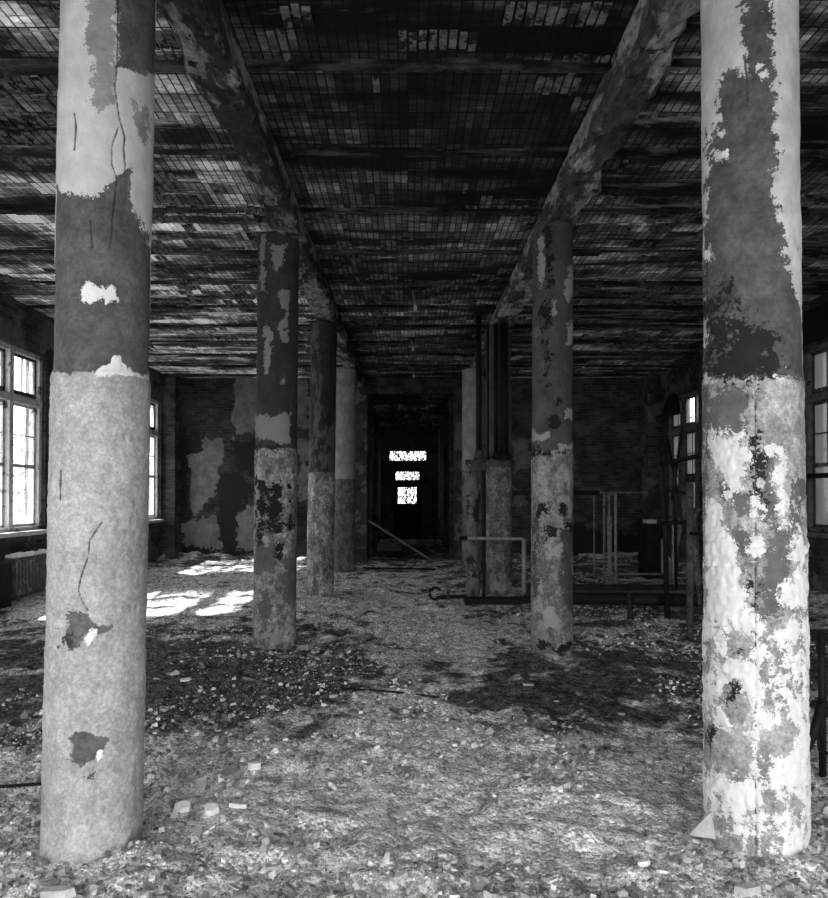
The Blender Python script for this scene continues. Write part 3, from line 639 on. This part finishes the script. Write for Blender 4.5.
MB().tube(a, .018, 8).build('ring', M['steel_dark'], t)
MB().tube([(-.18, .02, .03), (.28, .05, .05)], .03, 10).build('tube', M['steel_dark'], t)
MB().tube([(0, -.02, 0), (0, 0, .16)], .025, 8).build('spigot', M['steel_rust'], t)

# ---------------- hanging sockets on the ceiling ----------------
for (px, Y, L, lab) in ((414, 9.6, .28, 'frayed wire and socket hanging from the ceiling, nearest of those over the aisle'), (412, 12.6, .2, 'frayed wire and socket hanging from the ceiling, middle one over the aisle'), (413, 15.2, .24, 'frayed wire and socket hanging from the ceiling just before the corridor')):
    x = (px-PX)*Y/F; t = empty('lamp_socket', (x, Y, H), label=lab, cat='lamp socket', group='lamp sockets over the aisle')
    MB().tube([(0, 0, .01), (0, 0, -.04)], .07, 14).build('junction_box', M['steel_dark'], t)
    MB().tube([(0, 0, -.03), (-.02, 0, -.08), (.0, 0, -L*.6), (.02, 0, -L)], .008, 6).build('wire', M['steel_pale'], t)
    MB().tube([(.02, 0, -L+.03), (.02, 0, -L-.01), (.02, 0, -L-.06)], [.018, .03, .026], 10).build('socket', M['plaster'], t)

# ---------------- fallen plank and corridor debris ----------------
mb = MB(); mb.bar((-.98, 16.15, 1.02), (.62, 15.95, .03), .10, .045); mb.build('timber_plank', M['wood'], bevel=.006, label='long pale plank leaning across the corridor mouth', cat='plank')
mb = MB(); mb.bar((-1.0, 14.4, .035), (.6, 14.15, .03), .05, .04); mb.build('timber_batten', M['wood_dark'], label='thin dark batten lying across the aisle before the corridor', cat='batten')
for (x, y, w_, h, lab) in ((-.55, 19.2, .7, .28, 'low heap of boards on the left of the corridor floor'), (.6, 21.5, .6, .2, 'low heap of boards on the right of the corridor floor')):
    mb = MB()
    for i in range(9):
        a = random.uniform(-.4, .4); mb.bar((x-w_/2, y+i*.05-.2, .03+h*i/11), (x+w_/2, y+a, .05+h*i/10), .12, .03)
    mb.build('board_heap', M['wood'], label=lab, cat='boards')

# ---------------- frames and scaffold on the right ----------------
def W(px, py, Y): x, z = at(px, py, Y); return (x, Y, z)
t = empty('rail_frame', (2.9, 12.4, 0), label='pale cage frame of thin posts with dark top rail by the back wall', cat='metal frame')
def part(mb, name, mat, root, sm=False):
    o = mb.build(name, mat, root, smooth=sm); o.matrix_parent_inverse = Matrix.Translation(-Vector(root.location)); return o
zt = 1.68
part(MB().bar((2.0, 12.4, zt), (3.65, 12.4, zt), .06, .09), 'top_rail', M['steel_dark'], t)
part(MB().tube([(3.65, 12.4, zt-.0), (4.75, 12.9, zt+.02)], .012, 6), 'wire', M['steel_pale'], t)
for (px, Y, r, zf, zp) in ((594, 13.0, .016, 0, zt), (604, 12.6, .022, 0, zt), (609, 12.45, .022, 0, zt), (615.5, 11.7, .026, 0, zt)):
    x = (px-PX)*Y/F; part(MB().tube([(x, Y, zf), (x, Y, zp)], r, 8), 'post', M['steel_pale'], t, True)
xa = (609-PX)*12.45/F; xb = (615.5-PX)*11.7/F
part(MB().tube([(xa, 12.45, zt-.03), (xb, 11.7, zt-.03)], .02, 8), 'top_bar', M['steel_pale'], t)
part(MB().tube([(xa, 12.45, .06), (xb, 11.7, .06)], .022, 8), 'foot_bar', M['steel_pale'], t)
part(MB().bar((xb-.02, 12.0, 1.25), (xb-.02, 12.0, .15), .08, .02), 'strap', M['steel_pale'], t)
t = empty('low_frame', (4.3, 12.2, 0), label='pale rectangular floor frame with two short uprights below the far right window', cat='metal frame')
A_ = (xb+.03, 11.8, .10); B_ = ((673-PX)*11.8/F, 11.8, .07); D_ = ((662-PX)*12.7/F, 12.7, .10); E_ = (xa+.05, 12.7, .10)
for a, b in ((A_, B_), (E_, D_), (B_, D_), (A_, E_)): part(MB().tube([a, b], .024, 8), 'base_bar', M['steel_pale'], t, True)
part(MB().tube([B_, (B_[0], B_[1], 1.15)], .026, 8), 'upright', M['steel_pale'], t, True); part(MB().tube([D_, (D_[0], D_[1], .78)], .026, 8), 'upright', M['steel_pale'], t, True)
t = empty('scaffold_frame', (3.6, 8.6, 0), label='dark rusted pipe scaffold with crossbars standing left of the nearest right column', cat='scaffold')
def tb(pts, r, name='crossbar', mat='steel_dark'): part(MB().tube(pts, r, 8), name, M[mat], t, True)
tb([W(690, 637, 7.43), W(690, 478, 7.43)], .042, 'post', 'steel_rust'); tb([W(690, 482, 7.43), W(690, 474, 7.43)], .055, 'post_cap')
tb([W(667, 618, 8.6), W(665, 523, 8.6), W(661, 470, 8.6), W(657, 447, 8.6)], .035, 'post')
tb([W(664, 523, 8.6), W(691, 522, 7.5)], .025); tb([W(660, 464, 8.6), W(703, 455, 7.3)], .030); tb([W(690, 533, 7.43), W(712, 536, 6.6)], .022)
tb([W(668, 440, 8.7), W(684, 532, 8.0)], .02, 'brace'); tb([W(672, 500, 8.2), W(682, 430, 8.4)], .02, 'brace')
tb([W(700, 605, 7.9), W(693, 520, 8.1), W(699, 508, 8.1)], .03, 'post', 'steel_rust')
tb([W(664, 490, 8.6), W(690, 494, 7.6)], .016); tb([W(675, 462, 8.4), W(676, 590, 8.9)], .022, 'post')
t = empty('floor_pipe', (3.2, 8.7, 0), label='long black pipe on short feet crossing the floor right of the second right column', cat='pipe')
part(MB().tube([(2.15, 9.0, .20), (4.6, 8.8, .20)], .085, 12), 'pipe', M['steel_dark'], t, True)
for px in (630, 667):
    x = (px-PX)*8.7/F; part(MB().tube([(x, 8.7, -.03), (x, 8.72, .14), (x+.02, 8.78, .30)], [.05, .035, .045], 8), 'foot', M['steel_dark'], t)
mb = MB(); mb.box(2.0, 5.3, 10.4, 11.3, -.03, .09); mb.box(2.1, 5.2, 10.35, 10.42, .0, .12); mb.build('floor_plinth', M['plinth'] if 'plinth' in M else M.setdefault('plinth', mat_simple('dirty_concrete_plinth', .07, .95, .5, 5)), bevel=.02, label='low dirty concrete plinth behind the black floor pipe', cat='plinth')
# timbers leaning by the far right window
for (a, b, lab) in ((W(676, 588, 13.2), W(684, 400, 13.6), 'dark timber leaning against the far right window, nearest the corner'), (W(669, 580, 12.6), W(690, 480, 11.9), 'pale timber tilted to the right before the far right window'), (W(699, 590, 12.2), W(694, 508, 12.5), 'short timber standing right of the scaffold post')):
    mb = MB(); a = (a[0], a[1], max(a[2], 0.02)); mb.bar(a, b, .07, .05); mb.build('leaning_timber', M['wood'] if 'pale' in lab else M['steel_rust'], label=lab, cat='timber')
mb = MB(); mb.box(4.75, 5.15, 13.0, 13.5, -.03, 1.05, jit=.02); mb.build('cabinet_carcass', M['wood_dark'], bevel=.01, label='dark box cabinet standing below the far right window', cat='cabinet')
mb = MB(); mb.box(4.80, 5.0, 13.08, 13.3, 1.075, 1.15, jit=.008); mb.build('plaster_block', M['plaster'], label='pale block resting on the dark box cabinet', cat='block')
# bent hood over the far right window
mb = MB(); qs = np.linspace(-.15, math.pi+.1, 16); rim = [(5.9, 14.5-.40*math.cos(q)*1.0, 3.48+.40*math.sin(q)) for q in qs]
mb.tube(rim, .05, 8)
b = len(mb.v); mb.v += [Vector((5.93, p[1], p[2])) for p in rim]+[Vector((5.97, p[1], p[2])) for p in rim]; nn = len(rim)
mb.f += [tuple(b+i for i in range(nn)), tuple(b+nn+i for i in range(nn))[::-1]]+[(b+i, b+nn+i, b+nn+(i+1) % nn, b+(i+1) % nn) for i in range(nn)]
mb.build('bent_sheet_hood', M['steel_dark'], label='curved dark sheet metal hood over the far right window', cat='hood')
# window rail and dark sheet at the near right window
MB().tube([(6.15, 8.2, 1.92), (6.15, 10.9, 1.92)], .04, 10).build('window_guard_rail', M['steel_dark'], smooth=True, label='black horizontal rail across the right hand window', cat='rail')
mb = MB(); mb.box(6.0, 6.35, 8.2, 10.95, 4.02, 4.42, jit=.03); mb.box(5.9, 6.2, 10.2, 10.5, 3.9, 4.1); mb.build('blind_box', M['wood_dark'], bevel=.01, label='dark box casing above the right hand window', cat='casing')

# ---------------- black stand at the right edge ----------------
t = empty('metal_stand', (2.48, 3.85, 0), label='black metal stand with splayed leg at the right edge of the photo', cat='metal stand')
def ts(pts, r, name, mat='steel_dark'): part(MB().tube(pts, r, 10), name, M[mat], t, True)
ts([W(823, 790, 3.8), W(822, 700, 3.8), W(821, 632, 3.8)], .020, 'post'); ts([W(800, 768, 3.75), W(812, 738, 3.75), W(823, 700, 3.8)], [.016, .022, .028], 'leg')
ts([W(818, 738, 3.7), W(819, 750, 3.7), W(826, 754, 3.7), W(840, 745, 3.7)], .008, 'hook'); ts([W(820, 632, 3.8), W(870, 632, 3.8)], .016, 'crossbar')
ts([W(820, 672, 3.8), W(828, 690, 3.78), W(822, 706, 3.8)], .012, 'bracket'); ts([W(870, 800, 3.8), W(868, 632, 3.8)], .020, 'post'); ts([W(822, 712, 3.8), W(868, 712, 3.8)], .03, 'crossbar')
part(MB().box(*sorted((W(825, 0, 3.8)[0], W(832, 0, 3.8)[0])), 3.76, 3.8, W(0, 640, 3.8)[2], W(0, 628, 3.8)[2]), 'tag_plate', M['white_tile'], t)

# ---------------- radiators ----------------
def radiator(x, y0, y1, label):
    t = empty('radiator', (x, (y0+y1)/2, 0), label=label, cat='radiator'); n = int((y1-y0)/.09)
    for i in range(n):
        y = y0+i*.09-(y0+y1)/2; mb = MB(); mb.box(-.10, .10, y-.028, y+.028, .10, .68); mb.box(-.10, .10, y-.034, y+.034, .62, .68); mb.box(-.10, .10, y-.034, y+.034, .10, .16); mb.build('radiator_section', M['radiator'], t, bevel=.015)
    for s in (-1, 1): MB().box(-.08, .08, s*((y1-y0)/2-.08)-.02, s*((y1-y0)/2-.08)+.02, -.03, .12).build('foot', M['radiator'], t)
    MB().tube([(0, -(y1-y0)/2-.12, -.02), (0, -(y1-y0)/2-.12, .14), (0, -(y1-y0)/2+.02, .14)], .025, 8).build('supply_pipe', M['radiator'], t)
radiator(-5.95, 9.75, 10.9, 'ribbed iron radiator under the left window')
mb = MB()
for i in range(26): 
    y = random.uniform(9.75, 10.85); mb.box(-6.02+random.uniform(-.03, .03), -5.9, y, y+random.uniform(.03, .1), .685, .70+random.uniform(0, .05), jit=.01)
mb.build('plaster_debris', M['white_tile'], kind='stuff', label='white plaster crumbs lying on top of the left radiator', cat='debris')
mb = MB(); mb.box(-6.15, -5.75, 8.7, 9.45, -.03, .62, jit=.02); mb.box(-6.1, -5.73, 8.75, 9.4, .62, .66); mb.build('radiator_cover', M['wood_dark'], bevel=.01, label='dark box cover left of the radiator under the left window', cat='box')

# ---------------- rubble ----------------
def shard(mb, cx, cy, cz, s, flat, rng):
    n = rng.randint(4, 7); a0 = rng.uniform(0, 6.28); top = []; bot = []
    tx, ty = rng.uniform(-.6, .6, 2)
    for k in range(n):
        a = a0+2*math.pi*k/n+rng.uniform(-.25, .25); r_ = s*rng.uniform(.6, 1.1)
        x, y = r_*math.cos(a), r_*math.sin(a)*.75; z = tx*x+ty*y
        top.append(Vector((cx+x*.88, cy+y*.88, cz+z+s*flat))); bot.append(Vector((cx+x, cy+y, cz+z-s*flat*.6)))
    b = len(mb.v); mb.v += top+bot
    mb.f.append(tuple(b+i for i in range(n))); mb.f.append(tuple(b+n+i for i in range(n))[::-1])
    for k in range(n): k2 = (k+1) % n; mb.f.append((b+k, b+n+k, b+n+k2, b+k2))
KEEP = [(-1.5, 3.12, .25), (1.655, 3.12, .25), (-1.475, 7.2, .27), (1.51, 6.85, .25), (-1.45, 10.72, .26), (1.53, 10.95, .26), (2.48, 3.8, .2), (3.22, 7.43, .08), (-5.95, 10.3, .7), (-5.95, 9.1, .45), (5, 13.2, .4)]
def rubble():
    rng = np.random.RandomState(11); mb = MB(); N = 64000
    y = 1.9+ (rng.rand(N)**1.7)*12; x = (rng.rand(N)-.5)*2*np.minimum(.75*y+.6, 6.0)
    dens = fbm(x*1.3, y*1.3, 0, 77, 3) + .25*np.exp(-((x+1.4)/1.2)**2-((y-4.2)/1.0)**2) + .14*(y < 2.9) - .30*np.exp(-((x-.3)/1.5)**2-((y-3.3)/.42)**2) - .10*np.exp(-((x-.3)/.8)**2)*(y > 3.6) - .05*(y > 4.5)
    keep = dens > .40+.16*rng.rand(N); x, y = x[keep], y[keep]; h = fheight(x, y); s = .004+.022*rng.rand(len(x))**4.5+ .00045*y
    for i in range(len(x)):
        if any(math.hypot(x[i]-cx_, y[i]-cy_) < cr_ for cx_, cy_, cr_ in KEEP) or (y[i] > 9.8 and y[i] < 10.3 and .7 < x[i] < 2): continue
        shard(mb, x[i], y[i], h[i]+.002, s[i], rng.uniform(.25, .75), rng)
    mb.build('rubble', M['chips'], kind='stuff', label='carpet of small plaster and stone chips over the floor', cat='rubble')
rubble()
def fragment(px, py, sx, sy, th, mat, label, rot=0., group=None, tilt=0.):
    Y = (CAMZ)*F/(py-497.0); x = (px-PX)*Y/F; z = float(fheight(np.array([x]), np.array([Y]))[0])
    rng = np.random.RandomState(int(px*7+py)); mb = MB(); n = rng.randint(5, 8); top = []; bot = []
    for k in range(n):
        a = 2*math.pi*k/n+rng.uniform(-.3, .3); r_ = rng.uniform(.75, 1.1); top.append(Vector((r_*math.cos(a)*sx*.92, r_*math.sin(a)*sy*.92, th))); bot.append(Vector((r_*math.cos(a)*sx, r_*math.sin(a)*sy, 0)))
    mb.v = top+bot; mb.f = [tuple(range(n)), tuple(range(n, 2*n))[::-1]]+[(k, n+k, n+(k+1) % n, (k+1) % n) for k in range(n)]
    o = mb.build('plaster_fragment', M[mat], label=label, cat='plaster fragment', group=group, loc=(x, Y, z+.002)); o.rotation_euler = (tilt, rng.uniform(-.12, .12), rot); return o
fragment(185, 799, .055, .035, .035, 'white_tile', 'bright white wedge of plaster right of the nearest left column', .2, tilt=.35)
fragment(213, 806, .055, .03, .03, 'white_tile', 'pale triangular plaster piece just right of the bright white wedge', -.3, tilt=.3)
fragment(239, 803, .05, .014, .02, 'white_tile', 'thin white plaster strip, rightmost of three pale pieces in a row', .0)
fragment(256, 763, .045, .022, .04, 'white_tile', 'small white block lying in the dark rubble patch', .1)
fragment(202, 777, .045, .06, .02, 'plaster', 'grey plaster slab tilted above the bright white wedge', .3, tilt=.5)
fragment(232, 768, .08, .06, .03, 'plaster_mid', 'broad grey slab between tilted slab and small white block', .1, tilt=.2)
fragment(641, 861, .04, .014, .02, 'white_tile', 'pale narrow plaster piece left of the nearest right column', .1)
fragment(744, 890, .055, .022, .03, 'plaster', 'flat pale slab at the bottom edge below the nearest right column', .0)
fragment(560, 774, .022, .013, .02, 'white_tile', 'small pale chip in the dark floor patch right of the aisle', .3)
fragment(528, 685, .06, .03, .02, 'plaster', 'pale crumbled piece on the floor in front of the second right column', .3)
fragment(60, 893, .09, .03, .035, 'plaster', 'large pale slab at the bottom left corner of the floor', .1)
fragment(590, 858, .05, .02, .02, 'plaster', 'pale plaster slab at the lower right of the aisle', -.2)
fragment(333, 694, .04, .03, .02, 'plaster', 'pale lump in the dark moss left of the aisle', .2)
fragment(130, 640, .09, .05, .03, 'plaster_mid', 'grey slab behind the nearest left column', .2)
fragment(306, 646, .10, .06, .06, 'plaster_mid', 'grey chunk right beside the foot of the second left column', .2)
# triangular shard leaning on the nearest right column
mb = MB(); a = W(672, 845, 2.95); mb.v = [Vector(v) for v in ((1.33, 3.10, .0), (1.44, 3.06, .0), (1.437, 3.10, .11), (1.33, 3.112, .0), (1.44, 3.072, .0), (1.439, 3.112, .11))]; mb.f = [(0, 1, 2), (5, 4, 3), (0, 3, 4, 1), (1, 4, 5, 2), (2, 5, 3, 0)]
mb.build('plaster_shard', M['plaster'], label='pointed pale shard leaning on the foot of the nearest right column', cat='plaster fragment')
# many loose fragments, one kind per zone
def loose():
    protos = []
    for k in range(10):
        rng = np.random.RandomState(100+k); mb = MB(); shard(mb, 0, 0, 0, 1.0, rng.uniform(.18, .4), rng)
        me = bpy.data.meshes.new('plaster_fragment'); me.from_pydata([tuple(v) for v in mb.v], [], mb.f); me.materials.append(M[['plaster', 'plaster_mid', 'plaster', 'plaster_mid', 'plaster', 'plaster_mid', 'plaster', 'plaster', 'white_tile', 'plaster_mid'][k]]); protos.append(me)
    zones = [(26, 150, 400, 868, 897, 'small loose fragment among the rubble along the bottom edge, left half'), (34, 420, 700, 862, 897, 'small loose fragment among the rubble along the bottom edge, right half'), (14, 0, 130, 872, 897, 'small loose fragment in the bottom left corner of the floor'),
             (45, 150, 300, 735, 860, 'loose fragment in the rubble right of the nearest left column'), (35, 300, 430, 650, 800, 'loose fragment on the mossy floor left of the aisle'), (45, 440, 690, 690, 840, 'loose fragment on the floor left of the nearest right column'),
             (22, 0, 40, 680, 850, 'loose fragment on the floor left of the nearest left column'), (22, 150, 250, 640, 730, 'loose fragment on dark moss behind the nearest left column'), (26, 300, 520, 600, 650, 'loose fragment in the aisle between the second columns'), (8, 800, 828, 800, 880, 'loose fragment right of the nearest right column')]
    for (n_, x0, x1, y0, y1, lab) in zones:
        for i in range(n_):
            py = random.uniform(y0, y1); Y = CAMZ*F/(py-497); x = (random.uniform(x0, x1)-PX)*Y/F
            if math.hypot(x+1.5, Y-3.12) < .33 or math.hypot(x-1.655, Y-3.12) < .33 or math.hypot(x+1.475, Y-7.2) < .3: continue
            z = float(fheight(np.array([x]), np.array([Y]))[0]); me = random.choice(protos); o = bpy.data.objects.new('plaster_fragment', me); C.objects.link(o)
            s = random.uniform(.016, .042)*(1+.12*(Y-3)); o.location = (x, Y, z+s*.12); o.scale = (s*random.uniform(.8, 1.5), s, s*.8); o.rotation_euler = (random.uniform(-.3, .3), random.uniform(-.3, .3), random.uniform(0, 6.28))
            tag(o, lab, 'plaster fragment', lab.replace('loose fragment', 'loose fragments'))
loose()
# sticks
for (a, b, lab) in (((-2.75, 3.55), (-1.85, 3.75), 'thin dark stick pointing at the nearest left column'), ((-2.75, 3.1), (-2.1, 3.2), 'short dark stick left of the nearest left column'), ((-.55, 5.5), (.25, 5.25), 'thin dark lath across the aisle')):
    za = float(fheight(np.array([a[0]]), np.array([a[1]]))[0])+.02; zb = float(fheight(np.array([b[0]]), np.array([b[1]]))[0])+.02
    MB().tube([(a[0], a[1], za), ((a[0]+b[0])/2, (a[1]+b[1])/2+.02, (za+zb)/2+.005), (b[0], b[1], zb)], .009, 6).build('stick', M['wood_dark'], label=lab, cat='stick')

# ---------------- plants outside ----------------
def shrub(x, y, rx, ry, h, n, label, ls=.07):
    t = empty('shrub', (x, y, -.34), label=label, cat='shrub'); rng = np.random.RandomState(int(abs(x*31+y*7))); V = []; Fc = []
    for i in range(n):
        a = rng.rand()*6.28; q = rng.rand()**.5; c = np.array([rx*q*math.cos(a), ry*q*math.sin(a), h*(.08+.92*rng.rand())]); u = rng.randn(3); u /= np.linalg.norm(u); v = np.cross(u, rng.randn(3)); v /= np.linalg.norm(v)
        b = len(V); s = ls*rng.uniform(.5, 1.3); V += [tuple(c-u*s), tuple(c+v*s*.45), tuple(c+u*s), tuple(c-v*s*.45)]; Fc.append([b, b+1, b+2, b+3])
    mesh_obj('foliage', V, Fc, M['leaf'], t)
    mb = MB()
    for i in range(7): a = i*.9; mb.tube([(0, 0, 0), (rx*.3*math.cos(a), ry*.3*math.sin(a), h*.5), (rx*.7*math.cos(a), ry*.7*math.sin(a), h*.92)], [.03, .018, .006], 6)
    mb.build('stem', M['bark'], t)
def added_tree(x, y, zc, rx, ry, rz, n, label, ls=.2):
    t = empty('added_tree', (x, y, -.34), label=label, cat='added_tree'); rng = np.random.RandomState(int(abs(x*13+y*5))); V = []; Fc = []; zc += .34
    for i in range(n):
        u = rng.randn(3); u /= np.linalg.norm(u); c = u*rng.rand()**.4*np.array([rx, ry, rz])+np.array([0, 0, zc]); u = rng.randn(3); u /= np.linalg.norm(u); v = np.cross(u, rng.randn(3)); v /= np.linalg.norm(v)
        b = len(V); s = ls*rng.uniform(.5, 1.2); V += [tuple(c-u*s), tuple(c+v*s*.5), tuple(c+u*s), tuple(c-v*s*.5)]; Fc.append([b, b+1, b+2, b+3])
    mesh_obj('foliage', V, Fc, M['leaf'], t)
    mb = MB(); mb.tube([(0, 0, 0), (.1, .05, zc*.5), (0, 0, zc)], [.22, .17, .1], 10)
    for a in range(6): mb.tube([(0, 0, zc*.6), (rx*.5*math.cos(a), ry*.5*math.sin(a), zc), (rx*.8*math.cos(a), ry*.8*math.sin(a), zc+rz*.3)], [.09, .06, .03], 6)
    mb.build('added_tree_trunk', M['bark'], t)
added_tree(-10.2, 3.6, 6.6, 1.6, 2.8, 1.9, 1500, 'leafy tree outside the left wall added unseen to block sun at the near window')  # out-of-view crown added on the sun line to shade the near left window
added_tree(-11.5, 11.9, 8.2, 1.0, 4.2, 1.2, 330, 'thin crowned tree outside the left wall added unseen to dapple the sun')  # sparse unseen crown added to break up the sun patches
shrub(0, 26.6, 1.5, .6, 4.6, 4600, 'leafy shrub seen through the door glass at the corridor end', .075)
shrub(-8.9, 13.6, 1.2, 1.6, 3.2, 1000, 'leafy shrub outside the left windows', .07)
shrub(8.6, 11.8, 1.0, 1.5, 3.0, 700, 'leafy shrub outside the right hand window', .07)
shrub(8.6, 19.0, 1.0, 1.5, 4.2, 900, 'leafy shrub outside the far right window', .07)
